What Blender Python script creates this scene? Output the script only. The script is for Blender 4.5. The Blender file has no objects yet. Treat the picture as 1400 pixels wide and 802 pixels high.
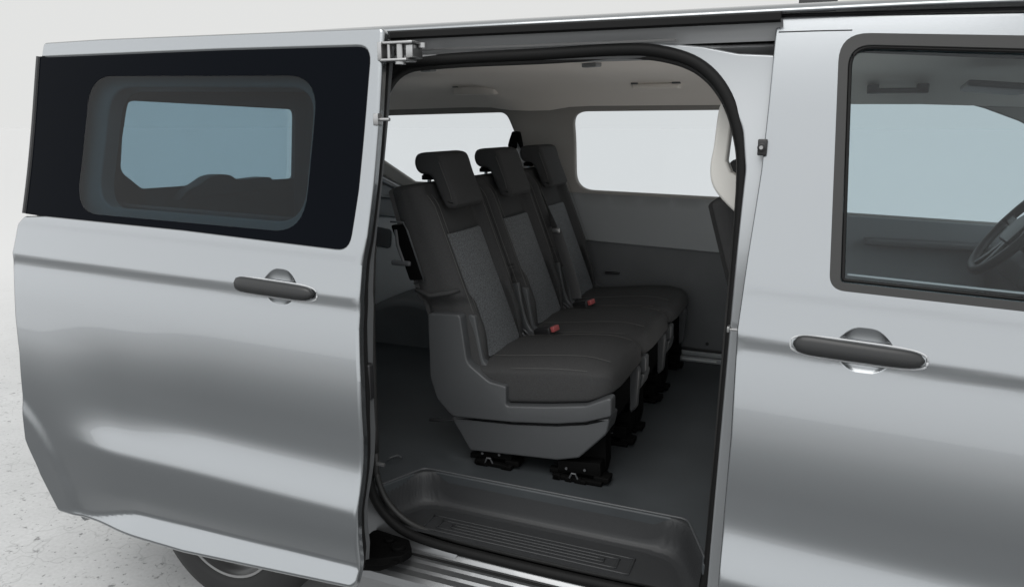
import bpy, bmesh, math, random
import numpy as np
from mathutils import Vector, Matrix
from mathutils.geometry import delaunay_2d_cdt
random.seed(4)
SC = bpy.context.scene
COL = SC.collection
R_ = math.radians

# ------------------------------------------------------------------ camera
CAM_LOC = Vector((0, -1.7, 1.65))
AX = ((0.9229606, 0.0854191, -0.3752963), (0.38489099, -0.20069937, 0.90087662), (0.00163034, -0.97592179, -0.21811465))
cd = bpy.data.cameras.new('camera'); cam = bpy.data.objects.new('camera', cd); COL.objects.link(cam)
rt = Vector([AX[i][0] for i in range(3)]); dn = Vector([AX[i][1] for i in range(3)]); fw = Vector([AX[i][2] for i in range(3)])
m = Matrix.Identity(4)
for i in range(3):
    m[i][0] = rt[i]; m[i][1] = -dn[i]; m[i][2] = -fw[i]; m[i][3] = CAM_LOC[i]
cam.matrix_world = m
cd.sensor_width = 36; cd.lens = 1036.887 / 1400 * 36; cd.clip_start = 0.02; cd.clip_end = 500
SC.camera = cam

# ------------------------------------------------------------------ studio surround
W = bpy.data.worlds.new('World'); SC.world = W; W.use_nodes = True
nt = W.node_tree; nt.nodes.clear()
def wn(t): return nt.nodes.new(t)
o_ = wn('ShaderNodeOutputWorld'); bg = wn('ShaderNodeBackground'); tc = wn('ShaderNodeTexCoord'); sp = wn('ShaderNodeSeparateXYZ')
nt.links.new(tc.outputs['Generated'], sp.inputs[0])
mr = wn('ShaderNodeMapRange'); mr.interpolation_type = 'SMOOTHSTEP'
mr.inputs['From Min'].default_value = 0.05; mr.inputs['From Max'].default_value = -0.35
nt.links.new(sp.outputs['Y'], mr.inputs['Value'])
mx = wn('ShaderNodeMix'); mx.data_type = 'RGBA'
mx.inputs[6].default_value = (0.765, 0.770, 0.762, 1)      # white cyclorama behind the van
mx.inputs[7].default_value = (1.62, 1.65, 1.67, 1)         # big soft light on the viewer's side
nt.links.new(mr.outputs[0], mx.inputs[0]); nt.links.new(mx.outputs[2], bg.inputs['Color'])
bg.inputs['Strength'].default_value = 1.0
nt.links.new(bg.outputs[0], o_.inputs['Surface'])
ld = bpy.data.lights.new('softbox_lamp', 'AREA'); ld.shape = 'SQUARE'; ld.size = 4.5; ld.energy = 235; ld.color = (1, .98, .955)
lo_ = bpy.data.objects.new('softbox_lamp', ld); COL.objects.link(lo_); lo_.location = (-.7, -2.9, 6.2)
lo_.rotation_euler = (Vector((-.75, .6, .9)) - lo_.location).to_track_quat('-Z', 'Y').to_euler()
lc = bpy.data.lights.new('headliner_fill_lamp', 'AREA'); lc.shape = 'SQUARE'; lc.size = .35; lc.energy = 2.2; lc.spread = R_(110); lc.color = (1, .97, .93)  # unseen fill light, added to brighten the headliner
lf_ = bpy.data.objects.new('headliner_fill_lamp', lc); COL.objects.link(lf_); lf_.location = (.12, .85, .72)
lf_.rotation_euler = (Vector((-.85, 1.0, 1.84)) - lf_.location).to_track_quat('-Z', 'Y').to_euler()
SC.view_settings.view_transform = 'Standard'; SC.view_settings.look = 'None'
SC.view_settings.exposure = 0.0; SC.view_settings.gamma = 1.0
SC.cycles.use_denoising = True
SC.cycles.transparent_max_bounces = 24; SC.cycles.max_bounces = 10; SC.cycles.diffuse_bounces = 4
SC.cycles.caustics_reflective = False; SC.cycles.caustics_refractive = False

# ------------------------------------------------------------------ materials
def mat(name, col, rough=.5, metal=0., coat=0., spec=.5, bump=None, noise=None, coat_rough=.03):
    M = bpy.data.materials.new(name); M.use_nodes = True
    n = M.node_tree.nodes; l = M.node_tree.links; b = n['Principled BSDF']
    b.inputs['Base Color'].default_value = (*col, 1); b.inputs['Roughness'].default_value = rough
    b.inputs['Metallic'].default_value = metal; b.inputs['Coat Weight'].default_value = coat
    b.inputs['Coat Roughness'].default_value = coat_rough; b.inputs['Specular IOR Level'].default_value = spec
    t = n.new('ShaderNodeTexCoord')
    if noise:   # (scale, amount)
        a = n.new('ShaderNodeTexNoise'); a.inputs['Scale'].default_value = noise[0]; a.inputs['Detail'].default_value = 6
        l.new(t.outputs['Object'], a.inputs['Vector'])
        r = n.new('ShaderNodeMapRange'); r.inputs['To Min'].default_value = 1 - noise[1]; r.inputs['To Max'].default_value = 1 + noise[1]
        r.inputs['From Min'].default_value = .3; r.inputs['From Max'].default_value = .7
        l.new(a.outputs['Fac'], r.inputs['Value'])
        v = n.new('ShaderNodeVectorMath'); v.operation = 'SCALE'; v.inputs[0].default_value = col
        l.new(r.outputs[0], v.inputs['Scale']); l.new(v.outputs[0], b.inputs['Base Color'])
    if bump:    # (scale, strength, distance)
        a = n.new('ShaderNodeTexNoise'); a.inputs['Scale'].default_value = bump[0]; a.inputs['Detail'].default_value = 2
        l.new(t.outputs['Object'], a.inputs['Vector'])
        p = n.new('ShaderNodeBump'); p.inputs['Strength'].default_value = bump[1]; p.inputs['Distance'].default_value = bump[2]
        l.new(a.outputs['Fac'], p.inputs['Height']); l.new(p.outputs[0], b.inputs['Normal'])
    return M

def glass(name, tint, refl=1.0):
    M = bpy.data.materials.new(name); M.use_nodes = True
    n = M.node_tree.nodes; l = M.node_tree.links; n.clear()
    o = n.new('ShaderNodeOutputMaterial'); t = n.new('ShaderNodeBsdfTransparent'); t.inputs[0].default_value = (*tint, 1)
    g = n.new('ShaderNodeBsdfGlossy'); g.inputs['Roughness'].default_value = .0
    f = n.new('ShaderNodeFresnel'); f.inputs[0].default_value = 1.45
    k = n.new('ShaderNodeMath'); k.operation = 'MULTIPLY'; k.inputs[1].default_value = refl; l.new(f.outputs[0], k.inputs[0])
    gm = n.new('ShaderNodeNewGeometry'); k2 = n.new('ShaderNodeMath'); k2.operation = 'SUBTRACT'; k2.inputs[0].default_value = 1; l.new(gm.outputs['Backfacing'], k2.inputs[1])
    k3 = n.new('ShaderNodeMath'); k3.operation = 'MULTIPLY'; l.new(k.outputs[0], k3.inputs[0]); l.new(k2.outputs[0], k3.inputs[1]); k = k3
    x = n.new('ShaderNodeMixShader'); l.new(k.outputs[0], x.inputs[0]); l.new(t.outputs[0], x.inputs[1]); l.new(g.outputs[0], x.inputs[2])
    l.new(x.outputs[0], o.inputs[0]); return M

PAINT = mat('silver_paint', (.262, .275, .285), .23, .93, 1.0, bump=(2500, .03, .0003))
TRACKM = mat('silver_track_paint', (.36, .365, .37), .38, .35, .3)
PAINT_IN = mat('silver_paint_inside', (.30, .312, .322), .35, .7, .6)
FRIT = mat('black_frit', (.003, .0038, .0055), .03, 0, 0, .015)
GL_TINT = glass('privacy_glass', (.50, .60, .64), .55)
GL_FRONT = glass('front_glass', (.75, .815, .835), .8)
GL_CLEAR = glass('clear_glass', (.93, .95, .965), .3)
RUBBER = mat('black_rubber', (.009, .009, .009), .55, spec=.10, bump=(400, .2, .001))
RUBBER_G = mat('grey_window_rubber', (.026, .026, .0255), .5, spec=.3)
BLACK = mat('black_plastic', (.012, .012, .013), .45)
HANDLE = mat('handle_plastic', (.018, .0185, .019), .36, spec=.35, bump=(1500, .1, .0003))
MECH = mat('black_steel', (.0025, .0025, .0025), .7, 0, spec=.05)
ZINC = mat('zinc_steel', (.33, .33, .33), .3, .9)
GREYP = mat('grey_seat_plastic', (.050, .0525, .055), .5, bump=(900, .25, .0006), noise=(300, .06))
FAB = mat('black_seat_fabric', (.040, .0402, .0406), .9, bump=(1400, .5, .0012), noise=(500, .25), spec=.15)
INS = mat('charcoal_woven_fabric', (.105, .110, .115), .9, bump=(700, .8, .002), noise=(260, .55), spec=.15)
SEAM = mat('grey_stitching', (.085, .083, .078), .8)
WALLM = mat('beige_wall_trim', (.27, .26, .245), .85, bump=(600, .2, .001))
LINER = mat('beige_headliner', (.74, .70, .655), .9, bump=(600, .2, .001))
TRIM_B = mat('beige_trim', (.50, .49, .46), .55)
TRIM_G = mat('grey_side_trim', (.22, .23, .235), .55, bump=(800, .2, .0005))
TRIM_K = mat('black_side_trim', (.03, .031, .033), .6, spec=.2, bump=(800, .2, .0005))
TRIM_L = mat('lightened_side_trim', (.60, .61, .615), .55, bump=(800, .2, .0005))  # base colour raised in place of light missing behind the seats
TRIM_D = mat('dark_side_trim', (.085, .088, .091), .6, bump=(800, .2, .0005), noise=(6, .08))
FLOORM = mat('dark_cabin_floor', (.030, .034, .037), .55, bump=(300, .2, .0008), noise=(5, .15))
STEPM = mat('grey_step_plastic', (.024, .025, .0262), .5, spec=.35, bump=(900, .35, .0008), noise=(200, .08))
RED = mat('red_button', (.34, .075, .075), .45)
BELT = mat('belt_webbing', (.075, .075, .076), .6)
TYRE = mat('tyre_rubber', (.018, .018, .018), .7, bump=(200, .2, .001))
RIMM = mat('satin_silver_rim', (.40, .41, .42), .5)
SILL = mat('silver_sill', (.21, .215, .22), .3, .8, .6)
DASH = mat('dash_plastic', (.06, .062, .065), .5)
WHITEP = mat('white_label', (.45, .46, .46), .5)

# concrete floor: speckled slab around the van with distance haze painted in as a fade to white
def concrete():
    M = bpy.data.materials.new('studio_concrete'); M.use_nodes = True
    n = M.node_tree.nodes; l = M.node_tree.links; b = n['Principled BSDF']; b.inputs['Roughness'].default_value = .75
    t = n.new('ShaderNodeTexCoord')
    def noise(s, d=5, rough=.55):
        a = n.new('ShaderNodeTexNoise'); a.inputs['Scale'].default_value = s; a.inputs['Detail'].default_value = d; a.inputs['Roughness'].default_value = rough
        l.new(t.outputs['Object'], a.inputs['Vector']); return a.outputs['Fac']
    def ramp(x, a0, c0, a1, c1):
        r = n.new('ShaderNodeValToRGB'); r.color_ramp.elements[0].position = a0; r.color_ramp.elements[0].color = (*c0, 1)
        r.color_ramp.elements[1].position = a1; r.color_ramp.elements[1].color = (*c1, 1); l.new(x, r.inputs[0]); return r.outputs[0]
    def mul(a, c, typ='MULTIPLY', fac=1.):
        x = n.new('ShaderNodeMix'); x.data_type = 'RGBA'; x.blend_type = typ; x.inputs[0].default_value = fac
        l.new(a, x.inputs[6]); l.new(c, x.inputs[7]); return x.outputs[2]
    base = ramp(noise(1.6, 8), .3, (.44, .445, .445), .7, (.54, .545, .545))
    fine = ramp(noise(60, 6, .7), .3, (.86, .86, .86), .62, (1, 1, 1))
    pits = ramp(noise(19, 4, .65), .31, (.42, .42, .42), .39, (1, 1, 1))
    pits2 = ramp(noise(48, 3, .6), .31, (.45, .45, .45), .37, (1, 1, 1))
    v = n.new('ShaderNodeTexVoronoi'); v.feature = 'DISTANCE_TO_EDGE'; v.inputs['Scale'].default_value = 2.3
    wv = n.new('ShaderNodeTexNoise'); wv.inputs['Scale'].default_value = 5; l.new(t.outputs['Object'], wv.inputs['Vector'])
    va = n.new('ShaderNodeVectorMath'); va.operation = 'MULTIPLY_ADD'; l.new(wv.outputs['Color'], va.inputs[0]); va.inputs[1].default_value = (.5, .5, .5)
    l.new(t.outputs['Object'], va.inputs[2]); l.new(va.outputs[0], v.inputs['Vector'])
    crack = ramp(v.outputs['Distance'], .0, (.8, .8, .8), .012, (1, 1, 1))
    c = mul(mul(mul(mul(base, fine), pits), pits2), crack)
    ln = n.new('ShaderNodeVectorMath'); ln.operation = 'LENGTH'; l.new(t.outputs['Object'], ln.inputs[0])
    r = n.new('ShaderNodeMapRange'); r.interpolation_type = 'SMOOTHSTEP'; r.inputs['From Min'].default_value = 2.6; r.inputs['From Max'].default_value = 11
    l.new(ln.outputs['Value'], r.inputs['Value'])
    x = n.new('ShaderNodeMix'); x.data_type = 'RGBA'; l.new(r.outputs[0], x.inputs[0]); l.new(c, x.inputs[6]); x.inputs[7].default_value = (.688, .683, .675, 1)
    # floor colour darkened on the viewer's side, added so the body reflects dark
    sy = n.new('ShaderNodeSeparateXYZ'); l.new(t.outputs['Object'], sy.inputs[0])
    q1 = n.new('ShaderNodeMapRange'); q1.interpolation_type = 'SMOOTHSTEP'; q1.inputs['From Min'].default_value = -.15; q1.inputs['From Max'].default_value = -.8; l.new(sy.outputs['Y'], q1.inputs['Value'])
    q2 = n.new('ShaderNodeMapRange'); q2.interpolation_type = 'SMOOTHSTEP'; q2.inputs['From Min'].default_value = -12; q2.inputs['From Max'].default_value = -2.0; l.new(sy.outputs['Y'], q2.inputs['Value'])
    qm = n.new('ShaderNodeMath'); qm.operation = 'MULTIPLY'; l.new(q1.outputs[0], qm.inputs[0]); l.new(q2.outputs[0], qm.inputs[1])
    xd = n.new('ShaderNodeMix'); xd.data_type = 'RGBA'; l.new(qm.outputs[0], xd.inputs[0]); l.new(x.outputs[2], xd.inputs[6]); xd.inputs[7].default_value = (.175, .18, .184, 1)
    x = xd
    l.new(x.outputs[2], b.inputs['Base Color'])
    bp = n.new('ShaderNodeBump'); bp.inputs['Strength'].default_value = .3; bp.inputs['Distance'].default_value = .004
    l.new(pits, bp.inputs['Height']); l.new(bp.outputs[0], b.inputs['Normal'])
    return M
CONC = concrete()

# ------------------------------------------------------------------ mesh helpers
def wpos(o):
    p = Vector((0, 0, 0))
    while o: p += o.location; o = o.parent
    return p

def link(name, verts, faces, material, parent=None, normals=None, smooth=True, mats=None, loc=None, faceM=None):
    """one mesh object; verts in world metres, stored relative to the parent (or loc)"""
    off = wpos(parent) if parent else Vector(loc or (0, 0, 0))
    me = bpy.data.meshes.new(name)
    me.from_pydata([tuple(Vector(v) - off) for v in verts], [], faces); me.update()
    for mm in ([material] if mats is None else mats): me.materials.append(mm)
    if faceM:
        for p, k in zip(me.polygons, faceM): p.material_index = k
    for p in me.polygons: p.use_smooth = smooth
    if normals is not None:
        me.normals_split_custom_set_from_vertices([tuple(x) for x in normals])
    o = bpy.data.objects.new(name, me); COL.objects.link(o)
    if parent: o.parent = parent
    elif loc: o.location = loc
    return o

def empty(name, loc, label=None, cat=None, group=None):
    o = bpy.data.objects.new(name, None); COL.objects.link(o); o.location = loc; o.empty_display_size = .1
    if label: o['label'] = label
    if cat: o['category'] = cat
    if group: o['group'] = group
    return o

class MB:
    """collects shapes into one mesh"""
    def __init__(s): s.v = []; s.f = []; s.n = 0; s.parts = []
    def add(s, v, f):
        k = len(s.v); s.v += [Vector(a) for a in v]; s.f += [tuple(i + k for i in a) for a in f]; s.parts.append((k, len(s.v), len(s.f) - len(f), len(s.f)))
    def each(s, name, material, parent=None, **kw):
        """one object per shape added"""
        for a, b, c, d in s.parts:
            m2 = MB(); m2.v = s.v[a:b]; m2.f = [tuple(i - a for i in f) for f in s.f[c:d]]; m2.build(name, material, parent, **kw)
    def build(s, name, material, parent=None, sharp=35, **kw):
        o = link(name, s.v, s.f, material, parent, **kw)
        bm = bmesh.new(); bm.from_mesh(o.data)
        bmesh.ops.recalc_face_normals(bm, faces=bm.faces)
        for e in bm.edges:
            if len(e.link_faces) == 2 and e.calc_face_angle() > R_(sharp): e.smooth = False
        bm.to_mesh(o.data); bm.free()
        return o
    def box(s, a, b, r=0, rot=None):
        a = Vector(a); b = Vector(b); c = (a + b) / 2
        bm = bmesh.new(); bmesh.ops.create_cube(bm, size=1)
        for v in bm.verts: v.co = Vector((v.co.x * (b.x - a.x), v.co.y * (b.y - a.y), v.co.z * (b.z - a.z)))
        if r: bmesh.ops.bevel(bm, geom=bm.edges[:], offset=r, segments=3, profile=.5, affect='EDGES')
        if rot is not None: bmesh.ops.rotate(bm, verts=bm.verts, cent=(0, 0, 0), matrix=rot)
        bm.verts.index_update()
        s.add([v.co + c for v in bm.verts], [[v.index for v in f.verts] for f in bm.faces]); bm.free(); return s
    def tube(s, pts, r, n=8, flat=None, up=None):

        """swept round (or flat strap: flat=(w,t)) section along points"""
        pts = [Vector(p) for p in pts]; rings = []
        U = Vector(up) if up else None
        for i, p in enumerate(pts):
            d = (pts[min(i + 1, len(pts) - 1)] - pts[max(i - 1, 0)]).normalized()
            a = U if U else (Vector((0, 0, 1)) if abs(d.z) < .9 else Vector((0, 1, 0)))
            x = d.cross(a).normalized(); y = d.cross(x).normalized(); ring = []
            for k in range(n):
                t = 2 * math.pi * k / n
                if flat: ring.append(p + x * flat[0] / 2 * sgnp(math.cos(t), .35) + y * flat[1] / 2 * sgnp(math.sin(t), .35))
                else:
                    rr = r[i] if isinstance(r, (list, tuple)) else r
                    ring.append(p + x * rr * math.cos(t) + y * rr * math.sin(t))
            rings.append(ring)
        return s.loft(rings)
    def loft(s, rings, cap=True, closed=True):
        n = len(rings[0]); v = [p for r in rings for p in r]; f = []
        for i in range(len(rings) - 1):
            for k in range(n if closed else n - 1):
                a = i * n + k; b = i * n + (k + 1) % n
                f.append((a, b, b + n, a + n))
        if cap and closed: f.append(tuple(range(n))[::-1]); f.append(tuple(range((len(rings) - 1) * n, len(rings) * n)))
        s.add(v, f); return s
    def cyl(s, c, axis, r, h, n=24, bev=.0):
        c = Vector(c); ax = Vector(axis).normalized()
        a = Vector((0, 0, 1)) if abs(ax.z) < .9 else Vector((1, 0, 0)); x = ax.cross(a).normalized(); y = ax.cross(x)
        rs = [(0, r - bev), (bev, r), (h - bev, r), (h, r - bev)] if bev else [(0, r), (h, r)]
        return s.loft([[c + ax * d + (x * math.cos(2 * math.pi * k / n) + y * math.sin(2 * math.pi * k / n)) * q for k in range(n)] for d, q in rs])
    def lathe(s, c, axis, prof, n=64):
        c = Vector(c); ax = Vector(axis).normalized()
        a = Vector((0, 0, 1)) if abs(ax.z) < .9 else Vector((1, 0, 0)); x = ax.cross(a).normalized(); y = ax.cross(x)
        return s.loft([[c + ax * d + (x * math.cos(2 * math.pi * k / n) + y * math.sin(2 * math.pi * k / n)) * q for k in range(n)] for d, q in prof], cap=False)
    def prism(s, poly, w0, w1, r=.0, seg=4, fn=None):
        """polygon (u,v) swept from w0 to w1 with rounded edges; fn maps (u,v,w) to 3D (default x,z,y)"""
        fn = fn or (lambda u, v, w: Vector((u, w, v)))
        P = [Vector(p) for p in ccw(poly)]; N = outn(P); rings = []
        sg = 1 if w1 > w0 else -1
        prof = [(0, 0)]
        if r:
            prof = [(r * (1 - math.sin(math.pi / 2 * k / seg)), r * (1 - math.cos(math.pi / 2 * k / seg))) for k in range(seg + 1)]
            prof = [(a, b) for a, b in prof]
        for ins, d in prof: rings.append([fn(*(p - n_ * ins), w0 + sg * (d if True else 0)) for p, n_ in zip(P, N)])
        for ins, d in prof[::-1]: rings.append([fn(*(p - n_ * ins), w1 - sg * d) for p, n_ in zip(P, N)])
        n = len(P); k0 = len(s.v); v = [p for q in rings for p in q]; f = []
        for i in range(len(rings) - 1):
            for k in range(n):
                a = i * n + k; b = i * n + (k + 1) % n; f.append((a, b, b + n, a + n))
        f.append(tuple(range(n))[::-1]); f.append(tuple(range((len(rings) - 1) * n, len(rings) * n)))
        s.add(v, f); return s

def sgnp(x, e): return math.copysign(abs(x) ** e, x)
def area(P): return sum(P[i][0] * P[(i + 1) % len(P)][1] - P[(i + 1) % len(P)][0] * P[i][1] for i in range(len(P))) / 2
def ccw(P): return list(P) if area(P) > 0 else list(P)[::-1]
def outn(P):
    N = []
    for i in range(len(P)):
        d = (Vector(P[(i + 1) % len(P)]) - Vector(P[i - 1])).normalized(); N.append(Vector((d.y, -d.x)))
    return N
def rnd(poly, r, seg=8):
    """polygon with rounded corners; r is a number or one radius per corner"""
    out = []; n = len(poly)
    for i in range(n):
        p = Vector(poly[i]); a = Vector(poly[i - 1]); b = Vector(poly[(i + 1) % n]); rr = r[i] if isinstance(r, (list, tuple)) else r
        if rr <= 0: out.append(p); continue
        u = (a - p); v = (b - p); la, lb = u.length, v.length; u.normalize(); v.normalize()
        ang = math.acos(max(-1, min(1, u.dot(v)))); t = min(rr / math.tan(ang / 2), la * .48, lb * .48)
        q0 = p + u * t; q1 = p + v * t
        for k in range(seg + 1):
            s_ = k / seg; out.append(q0 * (1 - s_) ** 2 + p * 2 * s_ * (1 - s_) + q1 * s_ ** 2)
    return out
def resample(P, d, closed=True):
    out = []; n = len(P)
    for i in range(n if closed else n - 1):
        a = Vector(P[i]); b = Vector(P[(i + 1) % n]); k = max(1, int((b - a).length / d + .5))
        out += [a.lerp(b, j / k) for j in range(k)]
    if not closed: out.append(Vector(P[-1]))
    return out
def spline(P, n=8, closed=False):
    P = [Vector(p) for p in P]; out = []; m_ = len(P)
    for i in range(m_ if closed else m_ - 1):
        if closed: a, b, c, d = P[i - 1], P[i], P[(i + 1) % m_], P[(i + 2) % m_]
        else: a, b, c, d = P[max(i - 1, 0)], P[i], P[i + 1], P[min(i + 2, m_ - 1)]
        for k in range(n):
            t = k / n; out.append(.5 * ((2 * b) + (c - a) * t + (2 * a - 5 * b + 4 * c - d) * t * t + (3 * b - a - 3 * c + d) * t ** 3))
    if not closed: out.append(P[-1])
    return out
def inpoly(X, Y, P):
    P = np.array([tuple(p) for p in P]); r = np.zeros(len(X), bool); j = len(P) - 1
    for i in range(len(P)):
        xi, yi = P[i]; xj, yj = P[j]
        if yi != yj: r ^= ((yi > Y) != (yj > Y)) & (X < (xj - xi) * (Y - yi) / (yj - yi) + xi)
        j = i
    return r
def sstep(a, b, x):
    t = min(1, max(0, (x - a) / (b - a))); return t * t * (3 - 2 * t)

def panel(name, material, outline, pos, holes=(), du=.03, dv=.03, T=.02, r=.005, back=False, parent=None, step=.02, mats=None, rim=True, seg=3, dense=None):
    """sheet that follows pos(u,v), cut to an outline with holes, with rounded rims of depth T"""
    loops = [resample(ccw(outline), step)] + [resample(ccw(h)[::-1], step) for h in holes]
    pts = []; edges = []
    for L in loops:
        k = len(pts); pts += [tuple(p) for p in L]; edges += [(k + i, k + (i + 1) % len(L)) for i in range(len(L))]
    nb = len(pts); B = np.array(pts)
    gx = np.arange(B[:, 0].min() + du / 2, B[:, 0].max(), du); gy = np.arange(B[:, 1].min() + dv / 2, B[:, 1].max(), dv)
    G = np.array([(a, b) for a in gx for b in gy]) if len(gx) * len(gy) else np.zeros((0, 2))
    if dense:
        G = G[~((abs(G[:, 0] - dense[0]) < .062) & (abs(G[:, 1] - dense[1]) < .054))]
        G = np.concatenate([G, np.array([(dense[0] + a * .0022, dense[1] + b * .0022) for a in range(-28, 29) for b in range(-24, 25)])])
    if len(G):
        ok = inpoly(G[:, 0], G[:, 1], loops[0])
        for h in loops[1:]: ok &= ~inpoly(G[:, 0], G[:, 1], h)
        G = G[ok]
        if len(G):
            dm = np.array([(((B - g) / (du, dv)) ** 2).sum(1).min() for g in G]); G = G[dm > .12]
    allp = [Vector(p) for p in pts] + [Vector(g) for g in G]
    V, _, F, *_r = delaunay_2d_cdt(allp, edges, [], 0, 1e-7)
    c = np.array([[(V[f[0]][k] + V[f[1]][k] + V[f[2]][k]) / 3 for k in (0, 1)] for f in F])
    ok = inpoly(c[:, 0], c[:, 1], loops[0])
    for h in loops[1:]: ok &= ~inpoly(c[:, 0], c[:, 1], h)
    F = [tuple(f) for f, k in zip(F, ok) if k]
    e = 1e-3
    def nrm(u, v):
        return (Vector(pos(u + e, v)) - Vector(pos(u - e, v))).cross(Vector(pos(u, v + e)) - Vector(pos(u, v - e))).normalized()
    vs = [Vector(pos(*p)) for p in V]; ns = [nrm(*p) for p in V]; fs = []
    for f in F:
        a, b, d = f
        fs.append(f if (vs[b] - vs[a]).cross(vs[d] - vs[a]).dot(ns[a]) > 0 else f[::-1])
    nf = len(fs)
    if back:
        k = len(vs); vs += [v - n_ * T for v, n_ in zip(vs[:k], ns[:k])]; ns += [-n_ for n_ in ns[:k]]
        fs += [tuple(i + k for i in f[::-1]) for f in fs[:nf]]
    if rim:
        for L in loops:
            N2 = outn(L); rings = []
            for j in range(seg + 2):
                a = min(j, seg) / seg * math.pi / 2; ring = []
                for p, n2 in zip(L, N2):
                    u, v = p; n3 = nrm(u, v); P0 = Vector(pos(u, v))
                    t3 = (Vector(pos(u + n2.x * e, v + n2.y * e)) - Vector(pos(u - n2.x * e, v - n2.y * e))).normalized()
                    dep = r * (1 - math.cos(a)) if j <= seg else T
                    vs.append(P0 + t3 * r * math.sin(a) - n3 * dep); ns.append((n3 * math.cos(a) + t3 * math.sin(a)).normalized()); ring.append(len(vs) - 1)
                rings.append(ring)
            for A, Bq in zip(rings, rings[1:]):
                m_ = len(A)
                for i in range(m_):
                    q = (A[i], A[(i + 1) % m_], Bq[(i + 1) % m_], Bq[i])
                    nn = (vs[q[1]] - vs[q[0]]).cross(vs[q[3]] - vs[q[0]])
                    fs.append(q if nn.dot(ns[q[0]] + ns[q[2]]) > 0 else q[::-1])
    return link(name, vs, fs, material, parent, normals=ns, mats=mats)

# ------------------------------------------------------------------ ground
g = MB(); N = 64
g.v = [Vector((0, 0, 0))] + [Vector((300 * math.cos(2 * math.pi * k / N), 300 * math.sin(2 * math.pi * k / N), 0)) for k in range(N)]
g.f = [(0, 1 + k, 1 + (k + 1) % N) for k in range(N)]
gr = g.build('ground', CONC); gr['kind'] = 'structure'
gr.location = (0, 0, 0)

# ------------------------------------------------------------------ body side surface (near side): y = S(x, z)
ZT = np.arange(.2, 1.95, .002)
def integ(tab):
    z = [a for a, b in tab]; ph = [b for a, b in tab]
    t = np.tan(np.radians(np.interp(ZT, z, ph)))
    k = np.array([1, 2, 3, 2, 1.]) / 9; t = np.convolve(np.pad(t, 2, mode='edge'), k, 'valid')
    y = np.cumsum(t) * .002; return y - np.interp(1.2, ZT, y)
UP = [(1.06, 10.9), (1.10, 11.6), (1.150, 12.6), (1.168, 10), (1.176, 2.5), (1.196, .5), (1.203, 9), (1.212, 15), (1.25, 13.5), (1.282, 13), (1.296, 8.5), (1.306, 8), (1.314, 14),
      (1.36, 15), (1.50, 13), (1.70, 11), (1.86, 12), (1.95, 14)]
SILLT = [(.2, 10), (.395, 10), (.42, 13), (.432, 24), (.455, 29), (.487, 31), (.496, 12), (.504, -10), (.54, -8), (.585, -3)]
P1 = integ(SILLT + [(.60, 1), (.64, 5), (.652, 14), (.664, 19), (.69, 22), (.715, 20), (.74, 17.0), (.757, 13), (.777, 8.5), (.80, 5.5), (.86, 3.0), (.92, 5.6), (.98, 7.9), (1.03, 9.6), (1.055, 10.6)] + UP)
P3 = integ(SILLT + [(.60, 0), (.63, 3), (.645, 12), (.658, 18.8), (.69, 19.6), (.705, 17.6), (.74, 12), (.78, 7), (.81, 5.5), (.87, 5.6), (.93, 7.4), (1.0, 9.9), (1.03, 10.9)] + UP)
P2 = integ([(.2, 10), (.40, 12), (.50, 4), (.60, 4), (.70, 5), (.80, 7), (.90, 9.5), (.945, 11.2), (1.0, 11.3)] + UP)
def S(x, z):
    zp = z + .02 * (x + .6) + .03 * max(0, x + .2)
    a = sstep(-1.55, -1.95, x); b = sstep(-1.93, -2.30, x)
    zp += (.045 * max(0, -1.07 - x) + .04 * sstep(-1.85, -2.1, x)) * sstep(.60, .50, zp)
    y = float(np.interp(zp, ZT, P1)) * (1 - a) + float(np.interp(zp, ZT, P3)) * a * (1 - b) + float(np.interp(zp, ZT, P2)) * a * b
    return y + .006 * (x + .7) ** 2
DOFF = -.10
def Sdoor(x, z):
    y = S(x, z) + DOFF
    rr = math.hypot(x + 2.66, z - .32)      # wheel arch lip on the door's rear lower corner
    return y - .0065 * sstep(.553, .50, rr) * sstep(.98, .70, z)
def tail(x): return .9 * max(0, -2.22 - x) ** 2
def dent(x, z, cx, cz):
    u = x - cx; w = z - cz + .03 * u
    if abs(u) > .08 or abs(w) > .07: return 0
    hh = .049 if w > 0 else .0455
    wu = .0625 - .026 * min(1, abs(w) / hh) ** 1.3
    q = (abs(u) / wu) ** 4 + (abs(w) / hh) ** 2.4
    return .0085 * (1 - q) if q < 1 else 0
def S2(x, z): return S(x, z) + dent(x, z, .0965, 1.181)
def Sd2(x, z): return Sdoor(x, z) + dent(x, z, -1.347, 1.218)
side = lambda off=0.: (lambda u, v: (u, S(u, v) + off, v))
sdoor = lambda off=0.: (lambda u, v: (u, Sdoor(u, v) + off, v))

# ------------------------------------------------------------------ the van
van = empty('van', (-.8, .95, 0), 'silver passenger van with its side door slid open, standing on pale speckled concrete', 'van')

# ---- sliding door
DFX = -1.09      # front edge of the open door
door_out = [(-2.350, 1.892), (-2.10, 1.893), (-1.096, 1.881), (-1.092, 1.685), (-1.093, 1.50), (-1.097, 1.365), (-1.105, 1.295), (-1.101, 1.13), (-1.087, 1.0), (-1.077, .85), (-1.076, .75), (-1.073, .62), (-1.079, .462),
            (-1.665, .430), (-2.225, .428), (-2.300, .532), (-2.352, .645), (-2.362, .787), (-2.376, .928), (-2.403, 1.043), (-2.413, 1.112), (-2.424, 1.19), (-2.426, 1.24), (-2.413, 1.327), (-2.385, 1.350), (-2.29, 1.355),
            (-1.706, 1.343), (-1.130, 1.321), (-1.119, 1.482), (-1.113, 1.852), (-1.622, 1.859), (-2.356, 1.862)]
door_out = rnd(door_out, [{(-1.130, 1.321): .05, (-1.113, 1.852): .05, (-2.356, 1.862): 0, (-2.350, 1.892): .006, (-1.096, 1.881): .004, (-2.29, 1.355): .01}.get(p, .012) for p in door_out], 6)
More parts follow.
